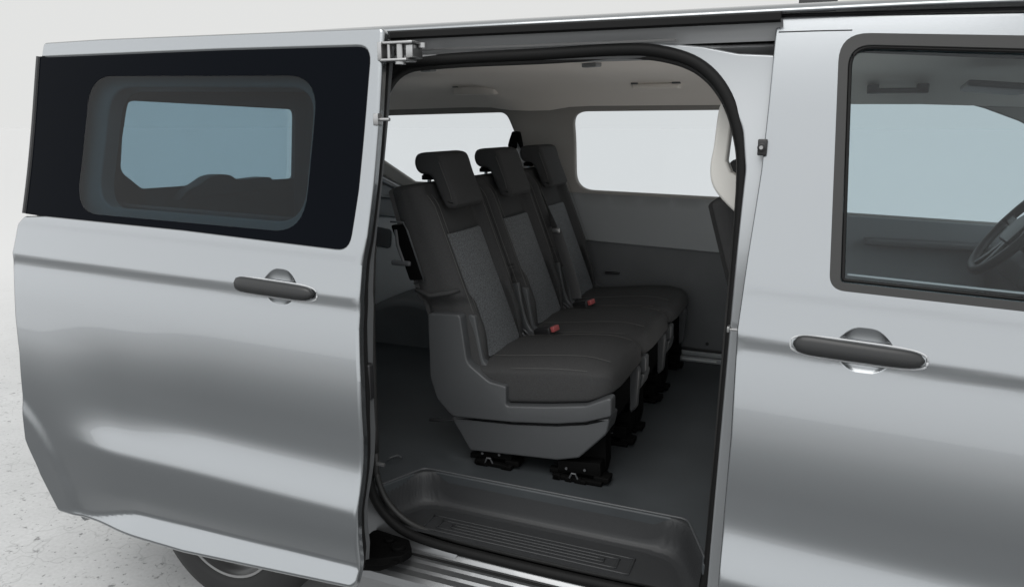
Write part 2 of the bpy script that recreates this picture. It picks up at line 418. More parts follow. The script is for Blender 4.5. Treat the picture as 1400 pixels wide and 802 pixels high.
sd = panel('sliding_door', PAINT, door_out, lambda u, v: (u, Sd2(u, v), v), dense=(-1.347, 1.218), du=.022, dv=.009, T=.024, r=.010, parent=van, step=.02, seg=5)
# inner skin and edge seal of the door
inner = [(-2.34, 1.87), (-1.11, 1.865), (-1.12, 1.3), (-1.09, .85), (-1.095, .50), (-2.16, .50), (-2.31, .68), (-2.35, .90), (-2.39, 1.2), (-2.37, 1.37)]
ap = rnd([(-2.115, 1.392), (-1.31, 1.378), (-1.305, 1.752), (-2.095, 1.765)], [.10, .10, .09, .10], 10)
panel('door_trim', TRIM_D, inner, sdoor(.035), holes=[ap], du=.1, dv=.05, T=.05, r=.008, back=True, parent=sd)
sm = MB(); edge = [(-1.10, 1.86), (-1.096, 1.6), (-1.102, 1.36), (-1.110, 1.29), (-1.105, 1.13), (-1.085, .95), (-1.08, .7), (-1.083, .48)]
sm.tube([(x - .004, Sdoor(x, z) + .045, z) for x, z in resample(edge, .05, False)], .013, 8); sm.build('door_seal', RUBBER, sd)
# tinted glass pane with black frit
gl_out = rnd([(-2.380, 1.857), (-1.622, 1.854), (-1.118, 1.847), (-1.125, 1.482), (-1.136, 1.327), (-1.706, 1.349), (-2.29, 1.361), (-2.388, 1.366)], [.004, 0, .05, 0, .05, 0, 0, .004], 8)
clear = rnd([(-2.160, 1.378), (-1.288, 1.364), (-1.280, 1.775), (-2.140, 1.792)], [.10, .10, .10, .10], 10)
gp = panel('window_frit', FRIT, gl_out, sdoor(.004), holes=[clear], du=.06, dv=.04, T=.004, r=.001, parent=sd)
panel('window_glass', GL_TINT, clear, sdoor(.0045), du=.06, dv=.04, T=.003, r=.0, back=True, rim=False, parent=sd)
# black edge trim at the rear of the glass
tr = MB(); tr.tube([(x, Sdoor(x, z) + .004, z) for x, z in resample([(-2.380, 1.857), (-2.386, 1.623), (-2.392, 1.366)], .04, False)], .007, 8); tr.build('window_edge_trim', BLACK, sd)

def door_handle(parent, x, z, srf, ln=.252, sl=-.03):
    """pull handle: bar over a hand cup; the cup is part of the painted recess"""
    c = Vector((x, srf(x, z), z)); ux = Vector((1, 0, sl)).normalized(); up = Vector((0, .16, 1)).normalized(); nn = Vector((0, -1, .12)).normalized()
    def at(a, b, d): return c + ux * a + up * b + nn * d
    # rim around the bar
    mb = MB(); H = ln / 2
    prof = []
    for k in range(48):
        t = 2 * math.pi * k / 48; prof.append((H + .006) * sgnp(math.cos(t), .5) + 0j + 1j * .0225 * sgnp(math.sin(t), .62))
    mb.tube([at(p.real, p.imag - .0035, -.0008) for p in prof + prof[:1]], .0027, 8); mb.build('handle_rim', RIMM, parent, sharp=180)
    # bar
    mb = MB(); rings = []
    for i in range(29):
        s_ = -1 + 2 * i / 28; k = max(.0, 1 - abs(s_) ** 9) ** .5
        a = H * s_; hh = .0205 * (.15 + .85 * k) * (1 - .08 * s_); th = .013 * (.3 + .7 * k); ring = []
        lift = .017 - .006 * s_ ** 2
        for q in range(20):
            t = 2 * math.pi * q / 20
            ring.append(at(a, hh * sgnp(math.cos(t), .75) - .001, lift + th * sgnp(math.sin(t), .8) - .002))
        rings.append(ring)
    mb.loft(rings); mb.build('door_handle', HANDLE, parent, sharp=60)
    mb = MB()
    for e_ in (-1, 1): mb.box(at(e_ * (H - .03), 0, .002) - Vector((.018, .012, .010)), at(e_ * (H - .03), 0, .002) + Vector((.018, .012, .010)), .004)
    mb.each('handle_foot', BLACK, parent)
CUPM = PAINT
door_handle(sd, -1.3615, 1.2165, Sdoor, ln=.262, sl=-.04)

# door hardware: upper hinge arm, check strap, lower roller arm
mb = MB()
mb.box((-1.085, .035, 1.846), (-.995, .10, 1.853), .002).box((-1.088, .03, 1.804), (-1.01, .085, 1.811), .002)
mb.box((-1.094, .03, 1.806), (-1.082, .085, 1.852), .002).cyl((-1.068, .045, 1.806), (0, 0, 1), .005, .045).cyl((-1.038, .05, 1.806), (0, 0, 1), .010, .04)
mb.box((-1.02, .045, 1.812), (-1.0, .10, 1.846), .003).cyl((-1.038, .05, 1.797), (0, 0, 1), .014, .008).cyl((-.99, .08, 1.838), (0, 0, 1), .011, .012)
mb.build('hinge_bracket', ZINC, sd)
mb = MB()
mb.prism(rnd([(-1.20, -.07), (-1.10, -.05), (-1.045, -.01), (-1.035, .03), (-1.07, .075), (-1.20, .09)], .02), .415, .440, .004, fn=lambda u, v, w: Vector((u, v, w)))
mb.cyl((-1.075, .02, .43), (0, 0, 1), .022, .022, bev=.003).cyl((-1.12, .045, .43), (0, 0, 1), .016, .02, bev=.003).prism(rnd([(-1.18, .37), (-1.11, .385), (-1.05, .42), (-1.05, .43), (-1.18, .43)], .01), -.03, .02, .004)
mb.build('roller_arm', MECH, sd)
mb = MB(); mb.box((-1.095, .0, 1.645), (-1.080, .022, 1.675), .002).cyl((-1.085, .01, 1.66), (1, 0, 0), .0045, .034); mb.build('door_buffer', ZINC, sd)
mb = MB(); mb.cyl((-1.085, -.06, .74), (1, 0, 0), .005, .025); mb.build('door_pin', ZINC, sd)
mb = MB(); mb.box((-1.12, -.085, .93), (-1.08, -.06, 1.03), .006); mb.build('door_latch', BLACK, sd)

# ---- front door (with window opening, frame and glass)
FX0 = -.137
wout = [(.0165, 1.304), (.60, 1.280), (.95, 1.27), (.72, 1.70), (.60, 1.79), (.45, 1.816), (-.010, 1.842)]
wo = rnd(wout, [.035, 0, .03, .2, .05, .05, .055], 8)
fd_out = [(-.136, 1.879), (.36, 1.864), (.62, 1.84), (.85, 1.66), (1.12, 1.31), (1.14, .9), (1.10, .40), (-.150, .40), (-.156, .78), (-.154, .958), (-.160, 1.203), (-.152, 1.363), (-.140, 1.55), (-.137, 1.7)]
fd = panel('front_door', PAINT, fd_out, lambda u, v: (u, S2(u, v), v), holes=[wo], dense=(.0965, 1.181), du=.035, dv=.011, T=.035, r=.005, parent=van)
win_in = [(.036, 1.319), (.60, 1.296), (.92, 1.288), (.70, 1.68), (.58, 1.768), (.44, 1.792), (.009, 1.818)]
wi = rnd(win_in, [.012, 0, .03, .2, .05, .05, .045], 8)
panel('window_frame', RUBBER_G, wo, side(.0), holes=[wi], du=.2, dv=.05, T=.02, r=.002, parent=fd)
bead = MB(); bl = resample(rnd([(.042, 1.325), (.60, 1.302), (.91, 1.294), (.695, 1.675), (.57, 1.762), (.43, 1.786), (.015, 1.812)], [.006, 0, .03, .2, .05, .05, .04], 8), .04)
bead.tube([(x, S(x, z) + .006, z) for x, z in bl + bl[:1]], .004, 6); bead.build('window_seal', RUBBER, fd)
panel('window_glass', GL_FRONT, wi, side(.012), du=.1, dv=.06, T=.003, r=0, back=True, rim=False, parent=fd)
lp = MB(); lp.tube([(x, S(x, z) + .018, z) for x, z in [(.05, 1.335), (.3, 1.324), (.6, 1.312), (.9, 1.302)]], 0, 8, flat=(.012, .004), up=(0, 0, 1)); lp.build('window_lower_strip', TRIM_G, fd)
door_handle(fd, .082, 1.1825, S, ln=.255, sl=-.042)
inn = [(FX0 + .03, 1.84), (.60, 1.83), (.85, 1.62), (1.08, 1.30), (1.1, .42), (FX0 + .02, .42)]
panel('door_trim', TRIM_D, inn, side(.07), holes=[rnd([(.030, 1.305), (.90, 1.27), (.66, 1.69), (.55, 1.785), (.0, 1.825)], .04, 6)], du=.2, dv=.1, T=.03, r=.01, back=True, parent=fd)
# thin cover line near the top of the door
ln = MB(); ln.tube([(x, S(x, z) - .0005, z) for x, z in [(-.134, 1.848), (-.06, 1.8475), (.015, 1.846)]], .0013, 6); ln.build('panel_seam', BLACK, fd)
ds = MB(); ds.tube([(FX0 + .012, S(-.13, z) + .042, z) for z in (1.84, 1.6, 1.4, 1.2, 1.0, .8, .6, .4)], .010, 8); ds.build('door_seal', RUBBER, fd)

# ---- near rear quarter panel behind the open door
arch = [(-1.82 + .40 * math.cos(R_(a)), .34 + .40 * math.sin(R_(a))) for a in range(0, 181, 9)]
qp = [(-1.20, .46), (-1.43, .46)] + arch[2:-1] + [(-2.24, .34), (-2.40, .42), (-2.47, 1.0), (-2.45, 1.4), (-2.36, 1.86), (-1.18, 1.87)]
def qy(u, v): return S(max(u, -2.1), v) + .012 + tail(u) + .002
qa = rnd([(-2.33, 1.352), (-1.275, 1.342), (-1.255, 1.79), (-2.28, 1.80)], [.10, .08, .08, .10], 8)
qpn = panel('rear_side_panel', PAINT, qp, lambda u, v: (u, qy(u, v), v), holes=[qa], du=.05, dv=.03, T=.03, r=.005, parent=van)
panel('window', GL_CLEAR, qa, lambda u, v: (u, qy(u, v) + .012, v), du=.2, dv=.1, T=.003, r=0, back=True, rim=False, parent=qpn)
qi = rnd([(-2.26, 1.375), (-1.38, 1.36), (-1.35, 1.765), (-2.21, 1.775)], .09, 8)
panel('side_trim', TRIM_K, [(-1.27, .56), (-2.44, .56), (-2.44, 1.83), (-1.27, 1.83)], lambda u, v: (u, max(.12, qy(u, v) + .04), v), holes=[qi], du=.1, dv=.1, T=.05, r=.01, back=True, parent=qpn)

# ---- roof and gutter
prof = [(.104, 1.886), (.100, 1.8895), (.102, 1.895), (.111, 1.902), (.130, 1.908), (.17, 1.913), (.25, 1.921), (.5, 1.942), (.97, 1.955), (1.44, 1.942), (1.7, 1.920), (1.80, 1.905), (1.84, 1.886), (1.845, 1.86)]
def roofz(x): return .001 * (-x) * 0 - .018 * max(0, -1.3 - x) ** 2 - .045 * max(0, x - .05) ** 2
mb = MB(); xs = [x / 20 for x in range(-51, 17)]
pr = [Vector(p) for p in spline(prof, 5)]
mb.loft([[Vector((x, p.x + (.030 + .006 * (x + .7) ** 2 + tail(x)) * max(0, min(1, (.97 - p.x) / .3 )) - (.006 * (x + .7) ** 2 + tail(x)) * max(0, min(1, (p.x - .97) / .3)), p.y + roofz(x))) for p in pr] for x in xs], cap=False, closed=False)
roof = mb.build('roof', PAINT, van, sharp=180)
mb = MB(); gx_ = [x / 10 for x in range(-11, 10)]
mb.loft([[Vector((x, .022 + .006 * (x + .7) ** 2 + a, b + roofz(x))) for a, b in ((.104, 1.889), (.098, 1.885), (.098, 1.871), (.104, 1.867), (.125, 1.867), (.125, 1.889))] for x in [-1.11, -.9, -.7, -.5, -.3, -.13]])
mb.build('gutter_strip', RUBBER, roof)
mb = MB(); mb.tube([(x, 0.012 + S(x, 1.862), 1.8845 - .0018 * max(0, x + .14) / .05 * .45) for x in (-.14, 0, .2, .4, .6)], .004, 6); mb.build('roof_seam', BLACK, roof)
mb = MB(); mb.box((-.10, .20, 1.905), (-.02, .30, 1.925), .004); mb.build('rack_mount', BLACK, roof)

# ---- door opening: upper track recess, pillar, seals
mb = MB(); tp = [(.122, 1.872), (.140, 1.866), (.158, 1.853), (.166, 1.838), (.170, 1.832), (.160, 1.829), (.152, 1.827), (.150, 1.822), (.158, 1.817), (.172, 1.812), (.19, 1.80)]
mb.loft([[Vector((x, a, b)) for a, b in tp[:5]] for x in (-1.3, -1.0, -.7, -.4, -.125)], cap=False, closed=False)
mb.loft([[Vector((x, a + .04 * sstep(-.45, -.2, x), b)) for a, b in tp[4:]] for x in (-1.3, -1.0, -.7, -.45, -.35, -.25, -.125)], cap=False, closed=False)
trk = mb.build('door_track', TRACKM, van, sharp=60)
mb = MB(); mb.box((-1.3, .212, 1.812), (-.12, .222, 1.885)); mb.build('track_shade_sheet', RUBBER, trk)  # dark sheet added to give the track recess its shade
mb = MB(); mb.tube([(x, .150, 1.8405) for x in (-1.28, -.9, -.6, -.36)], .003, 6); mb.build('track_rail', ZINC, trk)
jb = rnd([(-.125, 1.795), (-.125, .36), (-.20, .36), (-.197, .6), (-.186, 1.1), (-.176, 1.55), (-.19, 1.64), (-.235, 1.73), (-.31, 1.80), (-.46, 1.824), (-.40, 1.832), (-.30, 1.820), (-.22, 1.802)], [0, 0, 0, 0, 0, .1, .1, .1, .1, 0, .05, .05, .03], 6)
jamb = panel('door_pillar', PAINT_IN, jb, lambda u, v: (u, .088 + .075 * sstep(1.3, 1.86, v), v), du=.02, dv=.05, T=.06, r=.006, parent=van)
mb = MB(); mb.cyl((-.147, .092, 1.60), (0, -1, 0), .009, .016, bev=.002); mb.box((-.156, .085, 1.582), (-.136, .10, 1.618), .003); mb.build('door_buffer', BLACK, jamb)
mb = MB(); mb.cyl((-.147, .076, 1.60), (0, -1, 0), .004, .008); mb.build('striker', ZINC, jamb)
mb = MB()
for z in (1.205, 1.165): mb.cyl((-.152, .08, z), (0, -1, 0), .010, .008, bev=.002)
mb.box((-.165, .078, .88), (-.150, .09, 1.08), .004).cyl((-.158, .078, .90), (0, -1, 0), .007, .006).cyl((-.158, .078, 1.05), (0, -1, 0), .007, .006)
mb.box((-.165, .078, .66), (-.150, .095, .76), .004); mb.each('pillar_bracket', BLACK, jamb)
mb = MB(); mb.box((-.190, .05, 1.186), (-.15, .068, 1.191), .001).box((-.192, .048, 1.182), (-.186, .07, 1.195), .001); mb.build('door_pin', ZINC, jamb)

sealp = [(-1.225, .66), (-1.222, 1.2), (-1.205, 1.60), (-1.19, 1.70), (-1.12, 1.785), (-.98, 1.803), (-.70, 1.808), (-.50, 1.812), (-.40, 1.805), (-.31, 1.775), (-.245, 1.715), (-.205, 1.63), (-.188, 1.53),
         (-.186, 1.3), (-.190, 1.0), (-.197, .75), (-.208, .50), (-.245, .435), (-.40, .424), (-.60, .420), (-.85, .421), (-1.02, .428), (-1.12, .450), (-1.19, .505), (-1.222, .58)]
sp3 = [Vector((p.x, .105 + .055 * sstep(1.0, 1.84, p.y), p.y + .012 * sstep(1.5, 1.8, p.y))) for p in spline([Vector((a, b)) for a, b in sealp], 6, True)]
mb = MB(); mb.tube(sp3 + sp3[:1], .0145, 12, up=(0, 1, 0)); seal = mb.build('door_opening_seal', RUBBER, van, sharp=180)
# a second, inner lip of the seal
mb = MB(); mb.tube([p + Vector((0, .03, 0)) - (p - Vector((-.7, .1, 1.1))).normalized() * .012 for p in sp3 + sp3[:1]], .010, 8, up=(0, 1, 0)); mb.build('inner_lip', RUBBER_G, seal, sharp=180)
# rear jamb of the opening, metal coloured black for the open door's shade
panel('rear_door_pillar', RUBBER, [(-1.24, .40), (-1.24, 1.86), (-1.45, 1.86), (-1.45, .40)], lambda u, v: (u, .10 + .05 * sstep(1.2, 1.8, v), v), du=.1, dv=.1, T=.05, r=.004, parent=van)

# ---- sill
spf = [(.118, .420), (.098, .408), (.088, .396), (.060, .392), (.052, .386), (.030, .384), (.022, .378), (.000, .376), (-.012, .366), (-.018, .345), (-.012, .30), (.02, .285), (.10, .28)]
mb = MB(); mb.loft([[Vector((x, a, b)) for a, b in spf] for x in (-1.22, -1.0, -.6, -.1)], cap=False, closed=False)
mb.build('door_sill', SILL, van, sharp=20)
mb = MB(); mb.tube([(x, .072, .3965) for x in (-1.2, -.8, -.1)], .0035, 6).box((-1.2, .02, .30), (-.1, .5, .36)); mb.build('sill_seam', RUBBER, van)
# corner fillet of painted metal outside the seal at the rear lower corner
mb = MB(); cpts = [(p.x, p.z) for p in sp3 if p.x < -.9 and p.z < .75]
cpts.sort(key=lambda q: math.atan2(q[1] - .9, q[0] + .7))
mb.loft([[Vector((x, .10, z)), Vector((x + (x + .7) * .05, .092, z - .02)), Vector((x + (x + .7) * .14, .085, z - .055))] for x, z in cpts], cap=False, closed=False)
mb.build('corner_fillet', SILL, van, sharp=180)

# ---- floor, step well
HT = .555
fo = [(-2.54, .12), (-1.225, .12), (-1.215, .132), (-1.142, .30), (-.293, .30), (-.222, .15), (-.215, .10), (1.15, .10), (1.15, 1.83), (-2.54, 1.83)]
fl = panel('cabin_floor', FLOORM, rnd(fo, [0, 0, 0, .03, .03, 0, 0, 0, 0, 0], 5), lambda u, v: (u, v, HT), du=.2, dv=.2, T=.03, r=.006, parent=van)
WELL = [Vector((-1.226, .108)), Vector((-1.142, .302)), Vector((-.293, .302)), Vector((-.212, .108))]
def wdist(x, y):      # distance inside the three walls
    d = 9
    ds_ = []
    for p, q in zip(WELL, WELL[1:]):
        e = (q - p).normalized(); n2 = Vector((e.y, -e.x)); ds_.append((Vector((x, y)) - p).dot(n2))
    k = 40.0
    return -math.log(sum(math.exp(-k * v) for v in ds_)) / k
WPR = [(-1, 0), (.0, 0), (.002, -.002), (.005, -.009), (.012, -.078), (.018, -.094), (.028, -.102), (.042, -.106), (1, -.106)]
def wellz(x, y):
    return HT + float(np.interp(wdist(x, y), [a_ for a_, b_ in WPR], [b_ for a_, b_ in WPR]))
sw = panel('step_well', STEPM, [(-1.222, .112), (-1.146, .298), (-.289, .298), (-.216, .112)], lambda u, v: (u, v, wellz(u, v)), du=.006, dv=.0045, T=.005, r=.001, parent=van, step=.006, rim=False)
tl = [WELL[0], WELL[1], WELL[2], WELL[3]]; tl = resample(rnd([tuple(p) for p in tl], [0, .035, .035, 0], 8), .03, False)
# raised ribs on the tread
def ribloop(x0, x1, y0, y1):
    return [(x0, y1, .4500), (x0, y0, .4500), (x1, y0, .4500), (x1, y1, .4500), (x0, y1, .4500)]
mb2 = MB()
for (x0, x1, y0, y1) in ((-1.06, -.42, .135, .215), (-1.02, -.46, .152, .198), (-.98, -.50, .168, .183)):
    mb2.tube([Vector(p) for p in resample([Vector(q) for q in ribloop(x0, x1, y0, y1)], .02, False)], .0032, 6)
mb2.each('tread_rib', STEPM, sw, sharp=180)
mb = MB(); mb.tube([Vector((p.x, p.y, HT + .002)) for p in tl], .0035, 6); mb.build('step_nosing', GREYP, sw, sharp=180)
mb = MB(); mb.tube([(-1.285, .30, HT + .002), (-1.275, .305, HT + .012), (-1.26, .33, HT + .014), (-1.25, .34, HT + .002)], .0035, 6); mb.build('lashing_eye', GREYP, fl)
# load rails behind the seats

# ---- far side wall with windows
YF = 1.80
def farw(u, v): return (u, YF + .03 * sstep(1.3, .6, v) - .06 * sstep(1.55, 1.85, v), v)
w1 = rnd([(-2.24, 1.47), (-2.02, 1.345), (-1.50, 1.345), (-1.445, 1.42), (-1.435, 1.60), (-1.475, 1.71), (-2.20, 1.695)], [.04, .05, .05, .05, .05, .06, .08], 8)
w2 = rnd([(-1.135, 1.335), (-.20, 1.318), (-.20, 1.717), (-1.15, 1.712)], [.10, .08, .08, .08], 10)
w3 = rnd([(.02, 1.278), (.60, 1.262), (1.05, 1.25), (.93, 1.50), (.651, 1.667), (.526, 1.716), (.40, 1.752), (.25, 1.768), (.022, 1.775)], [.03, 0, .05, .1, .1, .05, .05, .05, .08], 8)
upper = [(-2.54, 1.335), (-1.13, 1.333), (-.18, 1.312), (-.05, 1.275), (1.15, 1.24), (1.15, 1.62), (.8, 1.84), (-2.54, 1.86)]
fw_ = panel('far_side_wall', WALLM, upper, farw, holes=[w1, w2, w3], du=.08, dv=.06, T=.025, r=.008, back=True, parent=van)
for w in (w1, w2, w3):
    panel('window', GL_CLEAR, w, lambda u, v: (farw(u, v)[0], farw(u, v)[1] + .02, v), du=.3, dv=.1, T=.003, r=0, back=True, rim=False, parent=fw_)
wt = MB()
for w in (w1, w2, w3):
    l_ = resample(w, .04); wt.tube([(p.x, farw(p.x, p.y)[1] + .012, p.y) for p in l_ + l_[:1]], .007, 6)
wt.each('window_seal', BLACK, fw_, sharp=180)
mid = [(-2.54, 1.19), (-1.0, 1.104), (-.36, 1.084), (-.10, 1.08), (-.08, 1.28), (-.18, 1.308), (-1.13, 1.329), (-2.54, 1.331)]
panel('upper_side_trim', TRIM_G, mid, lambda u, v: (u, YF - .012 + .02 * sstep(1.31, 1.335, v), v), du=.15, dv=.02, T=.04, r=.006, parent=van)
rl = panel('rear_lower_trim', TRIM_L, [(-2.54, HT), (-1.34, HT), (-1.34, 1.112), (-2.54, 1.18)], lambda u, v: (u, YF + .012, v), du=.2, dv=.1, T=.04, r=.006, parent=van)
lo = [(-1.325, HT + .0), (-.60, HT + .062), (-.08, HT + .062), (-.08, 1.074), (-.36, 1.078), (-1.0, 1.098), (-1.325, 1.112)]
lt = panel('lower_side_trim', TRIM_D, lo, lambda u, v: (u, YF + .012, v), du=.2, dv=.1, T=.04, r=.004, parent=van)
mb = MB(); mb.box((-.75, YF + .004, HT + .052), (-.08, YF + .02, HT + .064), .002); mb.build('trim_gap', BLACK, lt)
mb = MB(); mb.box((-.80, YF - .004, HT + .028), (-.08, YF + .02, HT + .050), .003).box((-.80, YF - .012, HT + .001), (-.08, YF + .02, HT + .025), .003); mb.each('kick_strip', TRIM_G, lt)
mb = MB(); mb.box((-.58, YF - .0135, HT + .010), (-.42, YF - .0125, HT + .018)); mb.build('strip_label', WHITEP, lt)
mb = MB(); mb.cyl((-.47, YF + .013, HT + .09), (0, -1, 0), .008, .006, bev=.002).box((-.97, YF - .01, .945), (-.90, YF + .015, .955), .003); mb.each('trim_clip', BLACK, lt)
# front far door lower trim with armrest
panel('far_door_trim', TRIM_G, [(-.06, .58), (1.15, .58), (1.15, 1.235), (.6, 1.256), (.02, 1.272), (-.06, 1.272)], lambda u, v: (u, YF - .015 - .045 * sstep(1.12, 1.0, v), v), du=.1, dv=.03, T=.03, r=.006, parent=van)
mb = MB(); mb.box((.15, 1.70, 1.165), (.75, 1.79, 1.19), .008); mb.build('far_door_grip', TRIM_D, van)
# rear wheel housing, vents and boxes on the far wall
mb = MB(); rings = []
for y, rr in ((1.50, .40), (1.505, .42), (1.52, .435), (1.60, .44), (1.80, .44)):
    rings.append([Vector((-1.90 + rr * math.cos(math.pi * k / 24), y, .36 + rr * math.sin(math.pi * k / 24))) for k in range(25)])
mb.loft(rings, cap=False, closed=False); mb.add([v for v in rings[0]], [tuple(range(25))]); mb.build('wheel_housing', TRIM_D, van, sharp=50)
mb = MB()
for k in range(5): mb.box((-2.36, YF + .0, .57 + k * .022), (-2.24, YF + .014, .580 + k * .022), .002)
mb.each('vent_grille', MECH, van)
panel('access_cover', TRIM_D, rnd([(-2.42, 1.02), (-2.18, .99), (-2.17, 1.09), (-2.42, 1.12)], .02, 4), lambda u, v: (u, YF + .002, v), du=.2, dv=.2, T=.01, r=.003, parent=van)
mb = MB(); mb.tube([(-2.05, YF - .02, 1.30), (-2.25, YF - .03, 1.39), (-2.50, YF - .05, 1.50)], .022, 8, flat=(.06, .03)); mb.tube([(-2.0, YF - .03, 1.262), (-2.5, YF - .03, 1.29)], .008, 6); mb.each('window_lower_brace', PAINT_IN, van, sharp=180)

# ---- headliner
hp = [(.226, 1.812), (.24, 1.822), (.28, 1.834), (.45, 1.845), (.97, 1.852), (1.40, 1.845), (1.58, 1.826), (1.67, 1.79), (1.715, 1.76), (1.755, 1.73)]
hp = spline([Vector(p) for p in hp], 4)
mb = MB(); mb.loft([[Vector((x, p.x, p.y - .02 * sstep(-1.10, -1.28, x) * sstep(-1.60, -1.4, x) * sstep(1.3, 1.6, p.x) + roofz(x))) for p in hp] for x in [-2.52, -2.4, -2.1, -1.8, -1.65, -1.55, -1.45, -1.35, -1.25, -1.15, -1.05, -.9, -.6, -.3, 0, .3, .6, .8]], cap=False, closed=False)
hl = mb.build('headliner', LINER, van, sharp=180)
for (x0, x1, w) in ((-1.675, -1.465, .045), (-.82, -.62, .018)):
    mb = MB(); mb.box((x0, 1.60, 1.783 if w > .03 else 1.797), (x1, 1.66, 1.818), .006); gh = mb.build('ceiling_grip', LINER, hl)
    mb = MB(); mb.box((x0 - .005, 1.595, 1.815), (x0 + .025, 1.64, 1.826), .003).box((x1 - .03, 1.595, 1.815), (x1 + .005, 1.64, 1.826), .003); mb.each('grip_mount', TRIM_D, hl)
for x in (-1.45, -.82):
    mb = MB(); mb.box((x, .87, 1.838), (x + .07, .90, 1.853), .004, rot=Matrix.Rotation(-.5, 3, 'Z')); mb.build('coat_hook', TRIM_G, hl)
mb = MB(); mb.box((.10, 1.60, 1.765), (.31, 1.63, 1.785), .006).box((.10, 1.60, 1.765), (.14, 1.66, 1.80), .004).box((.27, 1.60, 1.765), (.31, 1.66, 1.80), .004); mb.build('grab_handle', DASH, hl)
mb = MB(); mb.prism(rnd([(.36, 1.05), (.39, 1.45), (.56, 1.45), (.58, 1.05)], .03), 0, .02, .008, fn=lambda u, v, w: Vector((u, v, 1.765 + w - .09 * (u - .36)))); mb.build('sun_visor', TRIM_D, hl)

# beige grab handle on the pillar inside the opening
po = spline([Vector(p) for p in [(-.214, 1.735), (-.245, 1.715), (-.258, 1.68), (-.264, 1.60), (-.270, 1.545), (-.260, 1.50), (-.22, 1.455), (-.17, 1.42), (-.13, 1.42), (-.12, 1.72), (-.17, 1.745)]], 5, True)
pi_ = rnd([(-.238, 1.675), (-.246, 1.56), (-.232, 1.53), (-.165, 1.490), (-.165, 1.70), (-.21, 1.70)], .012, 5)
panel('pillar_grab_handle', TRIM_B, [tuple(p) for p in po], lambda u, v: (u, .235, v), holes=[pi_], du=.05, dv=.05, T=.035, r=.008, back=True, parent=van)
mb = MB(); mb.box((-.10, .21, .56), (.0, .33, 1.80), .02); mb.build('pillar_trim', TRIM_B, van)

# ---- tailgate (rear wall) and window
tg = [(.12, .50), (1.84, .50), (1.82, 1.40), (1.72, 1.86), (.22, 1.86), (.12, 1.40)]
tw = rnd([(.425, 1.468), (.52, 1.392), (1.44, 1.375), (1.456, 1.39), (1.497, 1.722), (.478, 1.739)], [.05, .05, .04, .03, .04, .07], 8)
tx = lambda u, v: (-2.54 + .0 * v, 1.9 - u - 0 + .06, v)
tgo = [(1.96 - a, b) for a, b in tg]; two = [(1.96 - p.x, p.y) for p in tw]
tgm = panel('tailgate', TRIM_K, tgo, lambda u, v: (-2.53, 1.96 - u, v), holes=[two], du=.2, dv=.1, T=.02, r=.004, back=True, parent=van)
# note: normal of this sheet faces forward into the cabin
panel('window', GL_CLEAR, two, lambda u, v: (-2.56, 1.96 - u, v), du=.3, dv=.2, T=.003, r=0, back=True, rim=False, parent=tgm)
mb = MB(); hump = spline([Vector(p) for p in [(.66, 1.34), (.70, 1.375), (.78, 1.400), (.84, 1.425), (.90, 1.432), (.96, 1.425), (1.02, 1.402), (1.22, 1.400), (1.24, 1.34)]], 4)
mb.prism([tuple(p) for p in hump], -2.53, -2.46, .008, fn=lambda u, v, w: Vector((w, u, v))); mb.build('wiper_motor_cover', TRIM_K, tgm)

# ---- dash and steering wheel (far side), windscreen, nose
mb = MB(); mb.prism(rnd([(.62, .60), (.60, 1.10), (.66, 1.21), (.95, 1.23), (1.20, 1.16), (1.20, .60)], .05), .16, 1.78, .02); dash = mb.build('dashboard', DASH, van)
mb = MB(); mb.prism(rnd([(.58, 1.12), (.60, 1.20), (.70, 1.265), (.90, 1.25), (.90, 1.12)], .03), 1.15, 1.58, .03); mb.build('instrument_hood', DASH, dash)
swc = Vector((.60, 1.36, 1.30)); ax = Vector((-.80, 0, .60)).normalized(); up_ = Vector((.60, 0, .80)).normalized(); sx_ = Vector((0, 1, 0))
mb = MB(); mb.tube([swc + (up_ * math.sin(t) + sx_ * math.cos(t)) * .185 for t in [2 * math.pi * k / 64 for k in range(65)]], .0165, 10)
sw_ = mb.build('steering_wheel', BLACK, dash, sharp=180)
mb = MB(); mb.prism(rnd([(-.075, -.055), (.075, -.055), (.085, .03), (.05, .06), (-.05, .06), (-.085, .03)], .02), -.005, .035, .01, fn=lambda u, v, w: swc - ax * .03 + sx_ * u + up_ * v + ax * w)
for a in (8, 172, 255, 285):
    t = R_(a); d_ = up_ * math.sin(t) + sx_ * math.cos(t); mb.tube([swc + d_ * .05 - ax * .01, swc + d_ * .12 - ax * .008, swc + d_ * .18], 0, 8, flat=(.03, .014), up=tuple(ax))
mb.build('wheel_hub', HANDLE, sw_)
mb = MB(); mb.cyl(swc - ax * .03, -ax, .045, .22, bev=.01); mb.build('steering_column', DASH, sw_)
# windscreen, bonnet and front bumper (outside the frame)
ws = MB(); gp_ = [[Vector((x, y, z)) for y in (.20, .6, .97, 1.34, 1.74)] for x, z in ((.80, 1.86), (1.0, 1.70), (1.25, 1.45), (1.48, 1.20))]
ws.loft(gp_, cap=False, closed=False); ws.build('windscreen', GL_CLEAR, van, sharp=180)
nose = MB(); np_ = [(1.42, 1.20), (1.65, 1.14), (1.92, 1.02), (2.02, .88), (2.06, .60), (2.04, .30), (1.9, .25)]
npr = spline([Vector(p) for p in np_], 5)
nose.loft([[Vector((p.x - .22 * abs((y - .97) / .9) ** 3, y, p.y - .05 * abs((y - .97) / .9) ** 4)) for p in npr] for y in [.07 + k * .09 for k in range(21)]], cap=False, closed=False)
bn = nose.build('bonnet', PAINT, van, sharp=180)
farch = [(1.45 + .40 * math.cos(R_(a)), .34 + .40 * math.sin(R_(a))) for a in range(0, 181, 12)]
